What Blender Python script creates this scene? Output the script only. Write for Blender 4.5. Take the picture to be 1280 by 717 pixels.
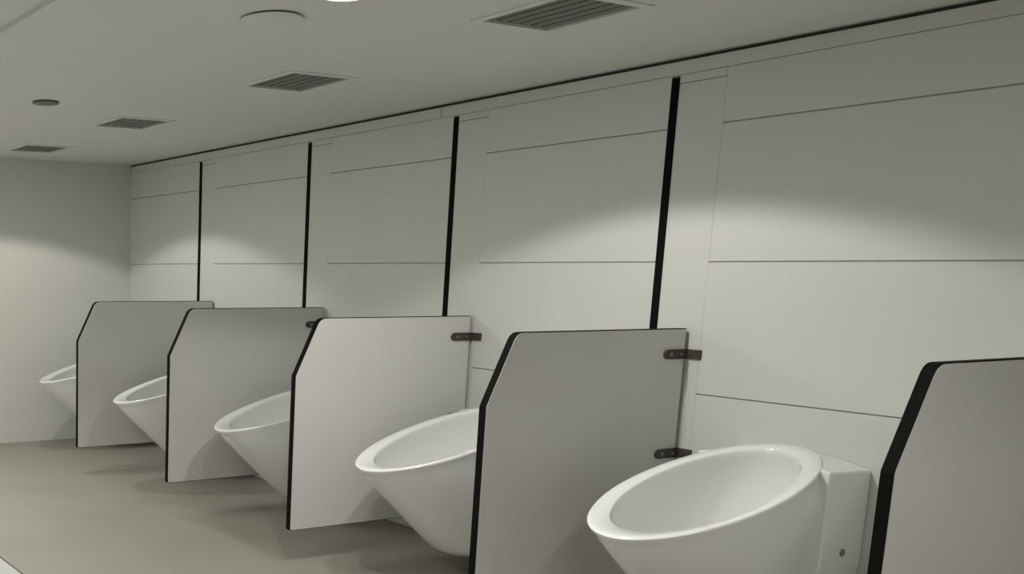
import bpy, bmesh, math, random
from mathutils import Matrix, Vector
random.seed(7)
for o in list(bpy.data.objects):
    bpy.data.objects.remove(o)
S = bpy.context.scene
COL = S.collection

# ------------------------------------------------------------------ camera
YAW, PITCH, ROLL = -1.1255, -0.1591, 0.0088
FPX, PPX, PPY = 1279.93, 135.12, 543.58
fw = Vector((math.sin(YAW)*math.cos(PITCH), math.cos(YAW)*math.cos(PITCH), math.sin(PITCH)))
rt = Vector((math.cos(YAW), -math.sin(YAW), 0)); up = rt.cross(fw)
r2 = math.cos(ROLL)*rt + math.sin(ROLL)*up
u2 = -math.sin(ROLL)*rt + math.cos(ROLL)*up
cd = bpy.data.cameras.new('camera'); cam = bpy.data.objects.new('camera', cd); COL.objects.link(cam)
m = Matrix((r2, u2, -fw)).transposed().to_4x4(); m.translation = Vector((0, -4.2003, 1.5))
cam.matrix_world = m
cd.sensor_width = 36; cd.lens = FPX/1280*36
cd.shift_x = (640-PPX)/1280; cd.shift_y = (PPY-358.5)/1280
cd.clip_start = .05
S.camera = cam

# ------------------------------------------------------------------ light
S.view_settings.view_transform = 'Standard'; S.view_settings.look = 'None'
S.view_settings.gamma = 1; S.view_settings.use_curve_mapping = False
S.view_settings.exposure = 0.04
W = bpy.data.worlds.new('world'); S.world = W; W.use_nodes = True
W.node_tree.nodes['Background'].inputs[0].default_value = (.95, 1, .9, 1)
W.node_tree.nodes['Background'].inputs[1].default_value = 0.1
WARM = (1, .985, .925)

def lamp_spot(name, loc, power, half_deg, blend, radius):
    d = bpy.data.lights.new(name, 'SPOT'); d.energy = power; d.color = WARM
    d.spot_size = math.radians(2*half_deg); d.spot_blend = blend; d.shadow_soft_size = radius
    o = bpy.data.objects.new(name, d); o.location = loc; COL.objects.link(o); return o
def lamp_area(name, loc, power, sx, sy):
    d = bpy.data.lights.new(name, 'AREA'); d.energy = power; d.color = WARM
    d.shape = 'RECTANGLE'; d.size = sx; d.size_y = sy
    o = bpy.data.objects.new(name, d); o.location = loc; COL.objects.link(o); return o
# row of wall-washing downlights along the urinals, one every three bays
for X, e, a in ((-7.08, 40, 66), (-2.97, 54, 67), (1.2, 28, 67.5)):
    lamp_spot('wall_wash_lamp', (X, -1.3, 2.405), e, a, .15, .03)
# the round downlight whose lower edge shows at the top of the frame
lamp_spot('downlight_and_fill', (-2.93, -1.93, 2.41), 54, 70, .7, .035)
lamp_spot('downlight_and_fill', (-.75, -1.93, 2.41), 38, 70, .7, .035)  # unseen spot added to brighten the nearest rim and right-hand partitions
lamp_spot('downlight_and_fill', (-7.0, -2.5, 2.41), 38, 50, .6, .035)  # unseen spot added to lift the floor by the end wall
# unseen area lights added over the walkway as soft ambient fill
for X, e in ((-6.3, 80), (-2.9, 36), (.6, 30)):
    lamp_area('walkway_fill', (X, -3.7, 2.44), e, 1.2, .5)

# ------------------------------------------------------------------ materials
def mat(name, col, rough=.5, spec=.5, coat=0, noise=0, nscale=30, bump=0, metal=0, emit=None):
    M = bpy.data.materials.new(name); M.use_nodes = True
    nt = M.node_tree; b = nt.nodes['Principled BSDF']
    b.inputs['Base Color'].default_value = (*col, 1); b.inputs['Roughness'].default_value = rough
    b.inputs['Specular IOR Level'].default_value = spec; b.inputs['Metallic'].default_value = metal
    b.inputs['Coat Weight'].default_value = coat
    if noise or bump:
        tc = nt.nodes.new('ShaderNodeTexCoord'); n = nt.nodes.new('ShaderNodeTexNoise')
        n.inputs['Scale'].default_value = nscale; n.inputs['Detail'].default_value = 4
        nt.links.new(tc.outputs['Object'], n.inputs['Vector'])
        if noise:
            r = nt.nodes.new('ShaderNodeValToRGB')
            r.color_ramp.elements[0].position = .3; r.color_ramp.elements[1].position = .7
            r.color_ramp.elements[0].color = (*[c*(1-noise) for c in col], 1)
            r.color_ramp.elements[1].color = (*[min(1, c*(1+noise)) for c in col], 1)
            nt.links.new(n.outputs['Fac'], r.inputs['Fac']); nt.links.new(r.outputs['Color'], b.inputs['Base Color'])
        if bump:
            bp = nt.nodes.new('ShaderNodeBump'); bp.inputs['Strength'].default_value = bump
            bp.inputs['Distance'].default_value = .002
            nt.links.new(n.outputs['Fac'], bp.inputs['Height']); nt.links.new(bp.outputs['Normal'], b.inputs['Normal'])
    if emit:
        b.inputs['Emission Color'].default_value = (*emit[0], 1); b.inputs['Emission Strength'].default_value = emit[1]
    return M
M_LAM = mat('white_laminate', (.59, .59, .56), .45, .35, noise=.012, nscale=3, bump=.02)
M_BACK = mat('joint_backing', (.40, .40, .375), .8, .2, noise=.02)
M_FACE = mat('partition_laminate', (.61, .607, .588), .42, .35, noise=.012, nscale=4, bump=.02)
M_BLACK = mat('black_core', (.005, .005, .0045), .7, .06, noise=.1)
M_CEIL = mat('ceiling_paint', (.66, .66, .625), .85, .2, noise=.012, nscale=2.5, bump=.03)
M_PAINT = mat('wall_paint', (.62, .62, .58), .8, .25, noise=.012, nscale=3, bump=.04)
M_GAP = mat('shadow_gap', (.09, .09, .08), .8, .1, noise=.1)
M_CER = mat('white_ceramic', (.78, .785, .77), .10, .5, coat=.3, noise=.005, nscale=5)
M_BRONZE = mat('bronze_metal', (.06, .054, .043), .5, .4, noise=.15, nscale=60, metal=.2)
M_SLAT = mat('grey_slat', (.17, .17, .155), .6, .3, noise=.05)
M_DARK = mat('duct_dark', (.02, .02, .018), .9, .1, noise=.1)
M_CHROME = mat('dull_metal', (.25, .25, .24), .35, .5, metal=.7, noise=.05)
M_PALE = mat('pale_floor_edge', (.45, .46, .45), .5, .3, noise=.03, nscale=15)
M_GLASS = mat('lamp_diffuser', (.9, .9, .85), .4, .3, noise=.01, emit=((1, .99, .9), 6))
def floor_mat():
    M = mat('floor_vinyl', (.33, .32, .275), .5, .3); nt = M.node_tree; b = nt.nodes['Principled BSDF']
    tc = nt.nodes.new('ShaderNodeTexCoord')
    a = nt.nodes.new('ShaderNodeTexNoise'); a.inputs['Scale'].default_value = 2.2; a.inputs['Detail'].default_value = 5
    c = nt.nodes.new('ShaderNodeTexNoise'); c.inputs['Scale'].default_value = 140; c.inputs['Detail'].default_value = 2
    mx = nt.nodes.new('ShaderNodeMath'); mx.operation = 'MULTIPLY_ADD'; mx.inputs[1].default_value = .3
    nt.links.new(tc.outputs['Object'], a.inputs['Vector']); nt.links.new(tc.outputs['Object'], c.inputs['Vector'])
    nt.links.new(c.outputs['Fac'], mx.inputs[0]); nt.links.new(a.outputs['Fac'], mx.inputs[2])
    r = nt.nodes.new('ShaderNodeValToRGB')
    r.color_ramp.elements[0].position = .4; r.color_ramp.elements[1].position = .9
    r.color_ramp.elements[0].color = (.265, .252, .215, 1); r.color_ramp.elements[1].color = (.295, .282, .242, 1)
    nt.links.new(mx.outputs[0], r.inputs['Fac']); nt.links.new(r.outputs['Color'], b.inputs['Base Color'])
    return M
M_FLOOR = floor_mat()

# ------------------------------------------------------------------ helpers
def obj(name, bm, mt, parent=None, smooth=False):
    me = bpy.data.meshes.new(name); bmesh.ops.recalc_face_normals(bm, faces=bm.faces[:])
    bm.to_mesh(me); bm.free(); me.materials.append(mt)
    if smooth:
        for p in me.polygons: p.use_smooth = True
        me.set_sharp_from_angle(angle=math.radians(smooth))
    o = bpy.data.objects.new(name, me); COL.objects.link(o)
    if parent: o.parent = parent
    return o
def thing(name, label, cat, loc, group=None):
    o = bpy.data.objects.new(name, None); COL.objects.link(o); o.location = loc; o.empty_display_size = .1
    o['label'] = label; o['category'] = cat
    if group: o['group'] = group
    return o
def struct(name, bm, mt, label=None):
    o = obj(name, bm, mt); o['kind'] = 'structure'
    if label: o['label'] = label
    return o
def box(bm, x0, x1, y0, y1, z0, z1, bev=0):
    vs = [bm.verts.new((x, y, z)) for x in (x0, x1) for y in (y0, y1) for z in (z0, z1)]
    fs = [bm.faces.new([vs[i] for i in q]) for q in
          ((0, 1, 3, 2), (4, 6, 7, 5), (0, 4, 5, 1), (2, 3, 7, 6), (0, 2, 6, 4), (1, 5, 7, 3))]
    if bev:
        es = list({e for f in fs for e in f.edges})
        bmesh.ops.bevel(bm, geom=es, offset=bev, segments=1, affect='EDGES')
    return bm
def BX(*a, bev=0):
    return box(bmesh.new(), *a, bev=bev)
def loft(bm, rings, cap0=False, cap1=False, closed=True):
    R = [[bm.verts.new(p) for p in r] for r in rings]
    n = len(R[0])
    for a, b in zip(R, R[1:]):
        for i in range(n if closed else n-1):
            j = (i+1) % n
            bm.faces.new((a[i], a[j], b[j], b[i]))
    if cap0: bm.faces.new(R[0][::-1])
    if cap1: bm.faces.new(R[-1])
    return R
def disc_ring(r, z, n=40, x=0, y=0):
    return [(x+r*math.cos(2*math.pi*i/n), y+r*math.sin(2*math.pi*i/n), z) for i in range(n)]
def dup(root, loc, label):
    r = root.copy(); COL.objects.link(r); r.location = loc; r['label'] = label
    for ch in list(root.children):
        c = ch.copy(); COL.objects.link(c); c.parent = r
        for g in list(ch.children):
            d = g.copy(); COL.objects.link(d); d.parent = c
    return r

# ------------------------------------------------------------------ dimensions
XE, XR = -8.392, 2.6           # far end wall, right wall
YF = -6.4                      # front wall
ZC, ZF, ZU, ZM, ZL = 2.429, 2.355, 2.131, 1.559, .994
STRIP = [-7.150, -5.739, -4.419, -3.121, -1.64, -.41, .945, 2.3]
PANX = [-6.921, -5.526, -4.226, -2.971, -1.538]
FWID = .231
SW = .017                      # half width of a black strip

# ------------------------------------------------------------------ room shell
floor = struct('floor', BX(XE-.1, XR+.1, -2.445, .1, -.1, 0), M_FLOOR)
e = obj('floor_joint', BX(XE, XR, -2.458, -2.445, -.1, -.006), M_GAP, floor)
e = obj('pale_floor_edge', BX(XE, XR, YF, -2.458, -.1, .002), M_PALE, floor)
e['label'] = 'pale grey floor zone along the front edge of the beige floor'

wall_left = struct('wall_left', BX(XE-.1, XE, YF, .1, 0, ZC+.06), M_PAINT)
struct('wall_right', BX(XR, XR+.1, YF, .1, 0, ZC+.06), M_PAINT)
struct('wall_front', BX(XE-.1, XR+.1, YF-.1, YF, 0, ZC+.06), M_PAINT)

# tiled-out back wall: a backing, laminate panels with open joints, filler panels and black strips
wall = struct('wall_back', BX(XE, XR, .006, .1, 0, 2.412), M_BACK)
J = .003
for i in range(len(STRIP)):
    xa = XE if i == 0 else STRIP[i-1]+FWID
    xb = STRIP[i]-SW
    rows = [.004, ZL, ZM, ZU, ZF]
    for z0, z1 in zip(rows, rows[1:]):
        obj('wall_panel', BX(xa+(.0005 if i else 0), xb-.001, 0, .0062, z0+(J if z0 > .1 else 0), z1-(J if z1 < ZF else .0015), bev=.0012), M_LAM, wall)
for i, X in enumerate(STRIP):
    xe = min(X+FWID, XR)
    obj('black_joint_strip', BX(X-SW, X+SW, -.003, .0062, .004, 2.345), M_BLACK, wall)
    obj('filler_panel', BX(X+SW+.001, xe-.0005, .0015, .0062, .004, 2.316, bev=.001), M_LAM, wall)
    obj('filler_cap_panel', BX(X+SW+.001, xe-.0015, .001, .0062, 2.320, ZF-.0015, bev=.001), M_LAM, wall)
fr = [XE, -4.541, -.4, XR]
for a, b in zip(fr, fr[1:]):
    obj('frieze_panel', BX(a+.003, b-.003, .003, .0062, ZF+.001, 2.412, bev=.001), M_LAM, wall)
obj('shadow_gap', BX(XE, XR, .03, .1, 2.412, ZC+.06), M_GAP, wall)
struct('trim_1', BX(XE, XE+.012, -.012, -.0002, .001, ZC-.012, bev=.002), M_LAM, 'slim white corner trim where the end wall meets the panelled wall')

# ceiling: one slab with openings for the grilles, raised a little over the walkway
VENTS = [(-2.81, -1.075), (-4.36, -1.10), (-6.03, -1.17), (-7.62, -1.18)]
VX, VY = .205, .175
def ceiling():
    xs = sorted({XE-.1, XR+.1} | {round(v[0]+s*VX, 4) for v in VENTS for s in (-1, 1)})
    ys = sorted({-2.755, .1} | {round(v[1]+s*VY, 4) for v in VENTS for s in (-1, 1)})
    bm = bmesh.new()
    def hole(x, y): return any(abs(x-v[0]) < VX and abs(y-v[1]) < VY for v in VENTS)
    for x0, x1 in zip(xs, xs[1:]):
        for y0, y1 in zip(ys, ys[1:]):
            if not hole((x0+x1)/2, (y0+y1)/2):
                bm.faces.new([bm.verts.new(p) for p in ((x0, y0, ZC), (x1, y0, ZC), (x1, y1, ZC), (x0, y1, ZC))])
    bmesh.ops.remove_doubles(bm, verts=bm.verts[:], dist=1e-5)
    g = bmesh.ops.extrude_face_region(bm, geom=bm.faces[:])
    bmesh.ops.translate(bm, verts=[v for v in g['geom'] if isinstance(v, bmesh.types.BMVert)], vec=(0, 0, .06))
    return bm
ceil = struct('ceiling', ceiling(), M_CEIL)
obj('raised_ceiling', BX(XE-.1, XR+.1, YF, -2.755, ZC+.022, ZC+.06), M_CEIL, ceil)

# ------------------------------------------------------------------ ceiling grilles
vl = ['large dark square ceiling grille at the top edge above the nearest complete urinal',
      'dark square ceiling grille second from the camera, above the middle urinals',
      'small dark square ceiling grille third from the camera, above the second farthest urinal',
      'smallest dark square ceiling grille, farthest from the camera near the end wall']
def make_vent(loc, label):
    t = thing('ceiling_grille', label, 'ceiling grille', loc, 'square ceiling grilles in a row')
    a, b, f = VX-.002, VY-.002, .028
    bm = bmesh.new()
    loft(bm, [[(sx*x, sy*y, z) for sx, sy in ((-1, -1), (1, -1), (1, 1), (-1, 1))] for x, y, z in
              ((a, b, .03), (a+f, b+f, -.0002), (a+f, b+f, -.004), (a-.004, b-.004, -.006), (a-.006, b-.006, .03))])
    obj('frame', bm, M_CEIL, t)
    bm = bmesh.new()
    loft(bm, [[(sx*(a-.007), sy*(b-.007), z) for sx, sy in ((-1, -1), (1, -1), (1, 1), (-1, 1))] for z in (.03, .16)], cap1=True)
    obj('duct', bm, M_DARK, t)
    n = 6
    for k in range(n):
        y = -b+.03+(2*b-.06)*k/(n-1)
        bm = BX(-a+.008, a-.008, -.017, .017, -.002, .002)
        bmesh.ops.rotate(bm, verts=bm.verts[:], cent=(0, 0, 0), matrix=Matrix.Rotation(math.radians(-6), 3, 'X'))
        bmesh.ops.translate(bm, verts=bm.verts[:], vec=(0, y, .003))
        obj('slat', bm, M_SLAT, t)
    return t
v0 = make_vent((*VENTS[0], ZC), vl[0])
for v, l in zip(VENTS[1:], vl[1:]): dup(v0, (*v, ZC), l)

# ------------------------------------------------------------------ round ceiling fittings and lamp
def fitting(loc, r, label, cm):
    t = thing('round_ceiling_fitting', label, 'ceiling fitting', loc, 'round ceiling fittings')
    bm = bmesh.new()
    loft(bm, [disc_ring(r*.93, 0), disc_ring(r*.93, -.006)]); obj('gap_ring', bm, M_GAP, t, smooth=40)
    bm = bmesh.new()
    loft(bm, [disc_ring(r*.6, -.004), disc_ring(r, -.006), disc_ring(r, -.010), disc_ring(r*.96, -.012), disc_ring(r*.1, -.0125)], cap0=True, cap1=True)
    obj('cover', bm, cm, t, smooth=40)
fitting((-3.34, -1.95, ZC), .115, 'round white flush ceiling fitting left of the glowing downlight', M_CEIL)
fitting((-5.52, -1.97, ZC), .075, 'small round grey ceiling fitting far back on the left of the ceiling', M_SLAT)

t = thing('downlight', 'glowing round downlight cut off by the top edge of the photo', 'ceiling lamp', (-2.93, -1.93, ZC))
bm = bmesh.new()
loft(bm, [disc_ring(.105, 0), disc_ring(.105, -.006), disc_ring(.09, -.009), disc_ring(.088, -.004)]); obj('trim_ring', bm, M_CEIL, t, smooth=40)
bm = bmesh.new(); loft(bm, [disc_ring(.087, -.001), disc_ring(.087, -.005)], cap0=True, cap1=True); obj('diffuser', bm, M_GLASS, t)

# ------------------------------------------------------------------ partitions
FY, CY, PCH, PT, PB, GAP, TH = 1.16, 1.021, .988, 1.2754, .193, .019, .036
def outline(inset):
    raw = [((-GAP-inset, PB+inset), .0), ((-FY+inset, PB+inset), .012), ((-FY+inset, PCH), .008), ((-CY+inset*.6, PT-inset), .036), ((-GAP-inset, PT-inset), .0)]
    pts = []
    n = len(raw)
    for i, (p, r) in enumerate(raw):
        p = Vector(p)
        if not r: pts.append(p); continue
        a = (Vector(raw[i-1][0])-p).normalized(); b = (Vector(raw[(i+1) % n][0])-p).normalized()
        ang = a.angle(b); d = r
        pa, pb = p+a*d, p+b*d
        for k in range(7):
            s = k/6
            pts.append((1-s)**2*pa+2*s*(1-s)*p+s*s*pb)
    return pts
def make_partition(loc, label):
    t = thing('urinal_partition', label, 'partition', loc, 'white partitions between the urinals')
    bm = bmesh.new(); P = outline(.003)
    loft(bm, [[(x, p[0], p[1]) for p in P] for x in (-.3*TH, .7*TH)], cap0=True, cap1=True)
    obj('panel', bm, M_FACE, t)
    bm = bmesh.new(); O, I = outline(0), outline(.0035)
    x0, x1 = -.3*TH+.0015, .7*TH-.0015
    loft(bm, [[(x0, p[0], p[1]) for p in I], [(x0, p[0], p[1]) for p in O], [(x1, p[0], p[1]) for p in O], [(x1, p[0], p[1]) for p in I]])
    obj('edge_band', bm, M_BLACK, t)
    for z in (1.165, .73):
        xs = .7*TH
        bm = bmesh.new()
        # oval plate on the panel face and a bar turning onto the wall
        def stadium(n=8, h=.021, l=.155):
            pts = []
            for k in range(n+1):
                an = math.pi/2+math.pi*k/n; pts.append((-l+.028+.028*math.cos(an), h*math.sin(an)))
            return pts+[(-.003, -h), (-.003, h)]
        pr = stadium()
        loft(bm, [[(x, p[0], z+p[1]) for p in pr] for x in (xs, xs+.006, xs+.008)], cap0=True, cap1=True)
        b = obj('bracket', bm, M_BRONZE, t)
        bm = BX(xs+.006, xs+.068, -.011, .0015, z-.020, z+.020, bev=.003)
        obj('wall_plate', bm, M_BRONZE, b)
        for y in (-.115, -.05):
            bm = bmesh.new(); c = [(xs+.008, y+.008*math.cos(q*math.pi/6), z+.008*math.sin(q*math.pi/6)) for q in range(12)]
            loft(bm, [c, [(p[0]+.003, p[1], p[2]) for p in c]], cap1=True); obj('screw', bm, M_CHROME, b)
    return t
pl = ['white partition with black edge farthest from the camera, nearest the end wall',
      'white partition with black edge second farthest, between the second and third farthest urinals',
      'brightly lit white partition with black edge in the middle of the row',
      'shaded white partition with black edge left of the nearest complete urinal',
      'white partition with thick black edge at the right, nearest the camera and cut off']
p0 = make_partition((PANX[0], 0, 0), pl[0])
for X, l in zip(PANX[1:], pl[1:]): dup(p0, (X, 0, 0), l)

# ------------------------------------------------------------------ urinals
def ering(yf, zf, yb, zb, a, n=72, pb=2.0):
    R = []
    for i in range(n):
        th = 2*math.pi*i/n; c, s = math.cos(th), math.sin(th)
        pw = pb if s > 0 else 2               # squarer towards the wall
        c = math.copysign(abs(c)**(2/pw), c); s = math.copysign(abs(s)**(2/pw), s)
        k = (1-s)/2                       # 0 at the wall end, 1 at the front
        R.append((a*c, yb+(yf-yb)*k, zb+(zf-zb)*k))
    return R
def make_urinal(loc, label):
    t = thing('urinal', label, 'urinal', loc, 'white wall-hung urinals')
    bm = bmesh.new()
    rings = [
        ering(-.48, .116, -.07, .130, .10, pb=3), ering(-.55, .124, -.05, .135, .148, pb=3), ering(-.615, .158, -.045, .17, .175, pb=3),
        ering(-.705, .240, -.045, .26, .200, pb=3), ering(-.83, .352, -.045, .40, .230, pb=3), ering(-.955, .464, -.045, .58, .256, pb=3),
        ering(-1.040, .543, -.045, .76, .272, pb=2.6),
        ering(-1.060, .566, -.052, .822, .2755), ering(-1.076, .576, -.055, .839, .279),
        ering(-1.080, .585, -.056, .846, .281), ering(-1.074, .592, -.058, .850, .2785), ering(-1.062, .595, -.064, .852, .274),
        ering(-.983, .5990, -.140, .838, .2325), ering(-.978, .5965, -.144, .834, .2295), ering(-.976, .588, -.146, .824, .2285),
        ering(-.975, .572, -.140, .803, .231), ering(-.962, .54, -.122, .752, .238), ering(-.925, .47, -.122, .65, .230), ering(-.85, .385, -.135, .52, .204),
        ering(-.73, .32, -.17, .40, .160), ering(-.58, .285, -.25, .31, .095), ering(-.47, .28, -.36, .285, .03)]
    loft(bm, rings, cap0=True, cap1=True)
    obj('basin', bm, M_CER, t, smooth=50)
    # block that carries the basin on the wall: crowned top, tapering below
    bm = bmesh.new(); rings = []
    xs = [-.268, -.262, -.25, -.23, -.20, -.16, -.12, -.06, 0, .06, .12, .16, .20, .23, .25, .262, .268]
    def lerp(x, tab):
        for (a, p), (b, q) in zip(tab, tab[1:]):
            if a <= x <= b: return p+(q-p)*(x-a)/(b-a)
    for x in [v*.965 for v in xs]:
        q = abs(x)/.965; e = .006 if q > .265 else 0
        yf = lerp(q, [(0, -.075), (.12, -.085), (.20, -.20), (.23, -.255), (.30, -.255)])+e
        zb = lerp(q, [(0, .15), (.12, .15), (.20, .20), (.25, .30), (.268, .45)])
        zt = .795+.040*(1-(q/.268)**2)-e
        rings.append([(x, -.004-e*.2, zb), (x, yf, zb), (x, yf, zt-.006), (x, yf+.006, zt), (x, -.004-e*.2, zt-.008)])
    loft(bm, rings, cap0=True, cap1=True)
    blk = obj('mounting_block', bm, M_CER, t, smooth=35)
    for s in (-1, 1):
        bm = bmesh.new()
        def c(r, x): return [(s*x, -.125+r*math.cos(q*math.pi/8), .485+r*math.sin(q*math.pi/8)) for q in range(16)]
        loft(bm, [c(.015, .257), c(.015, .261), c(.010, .264)], cap1=True)
        obj('fixing_cap', bm, M_CHROME, blk)
    bm = bmesh.new(); loft(bm, [disc_ring(.028, .288, 20, 0, -.415), disc_ring(.024, .292, 20, 0, -.415)], cap1=True)
    obj('drain_strainer', bm, M_CHROME, t)
    return t
UX = [-7.84, -6.425, -5.05, -3.75, -2.425]
ul = ['white urinal farthest away, its rim tip showing beyond the last partition by the end wall',
      'white urinal second farthest, between the two farthest partitions',
      'white urinal third from the camera, left of the brightly lit middle partition',
      'white urinal in front of the brightly lit middle partition, second from the camera',
      'large white urinal nearest the camera with its whole oval rim and side in view']
u0 = make_urinal((UX[0], 0, 0), ul[0])
for X, l in zip(UX[1:], ul[1:]): dup(u0, (X, 0, 0), l)
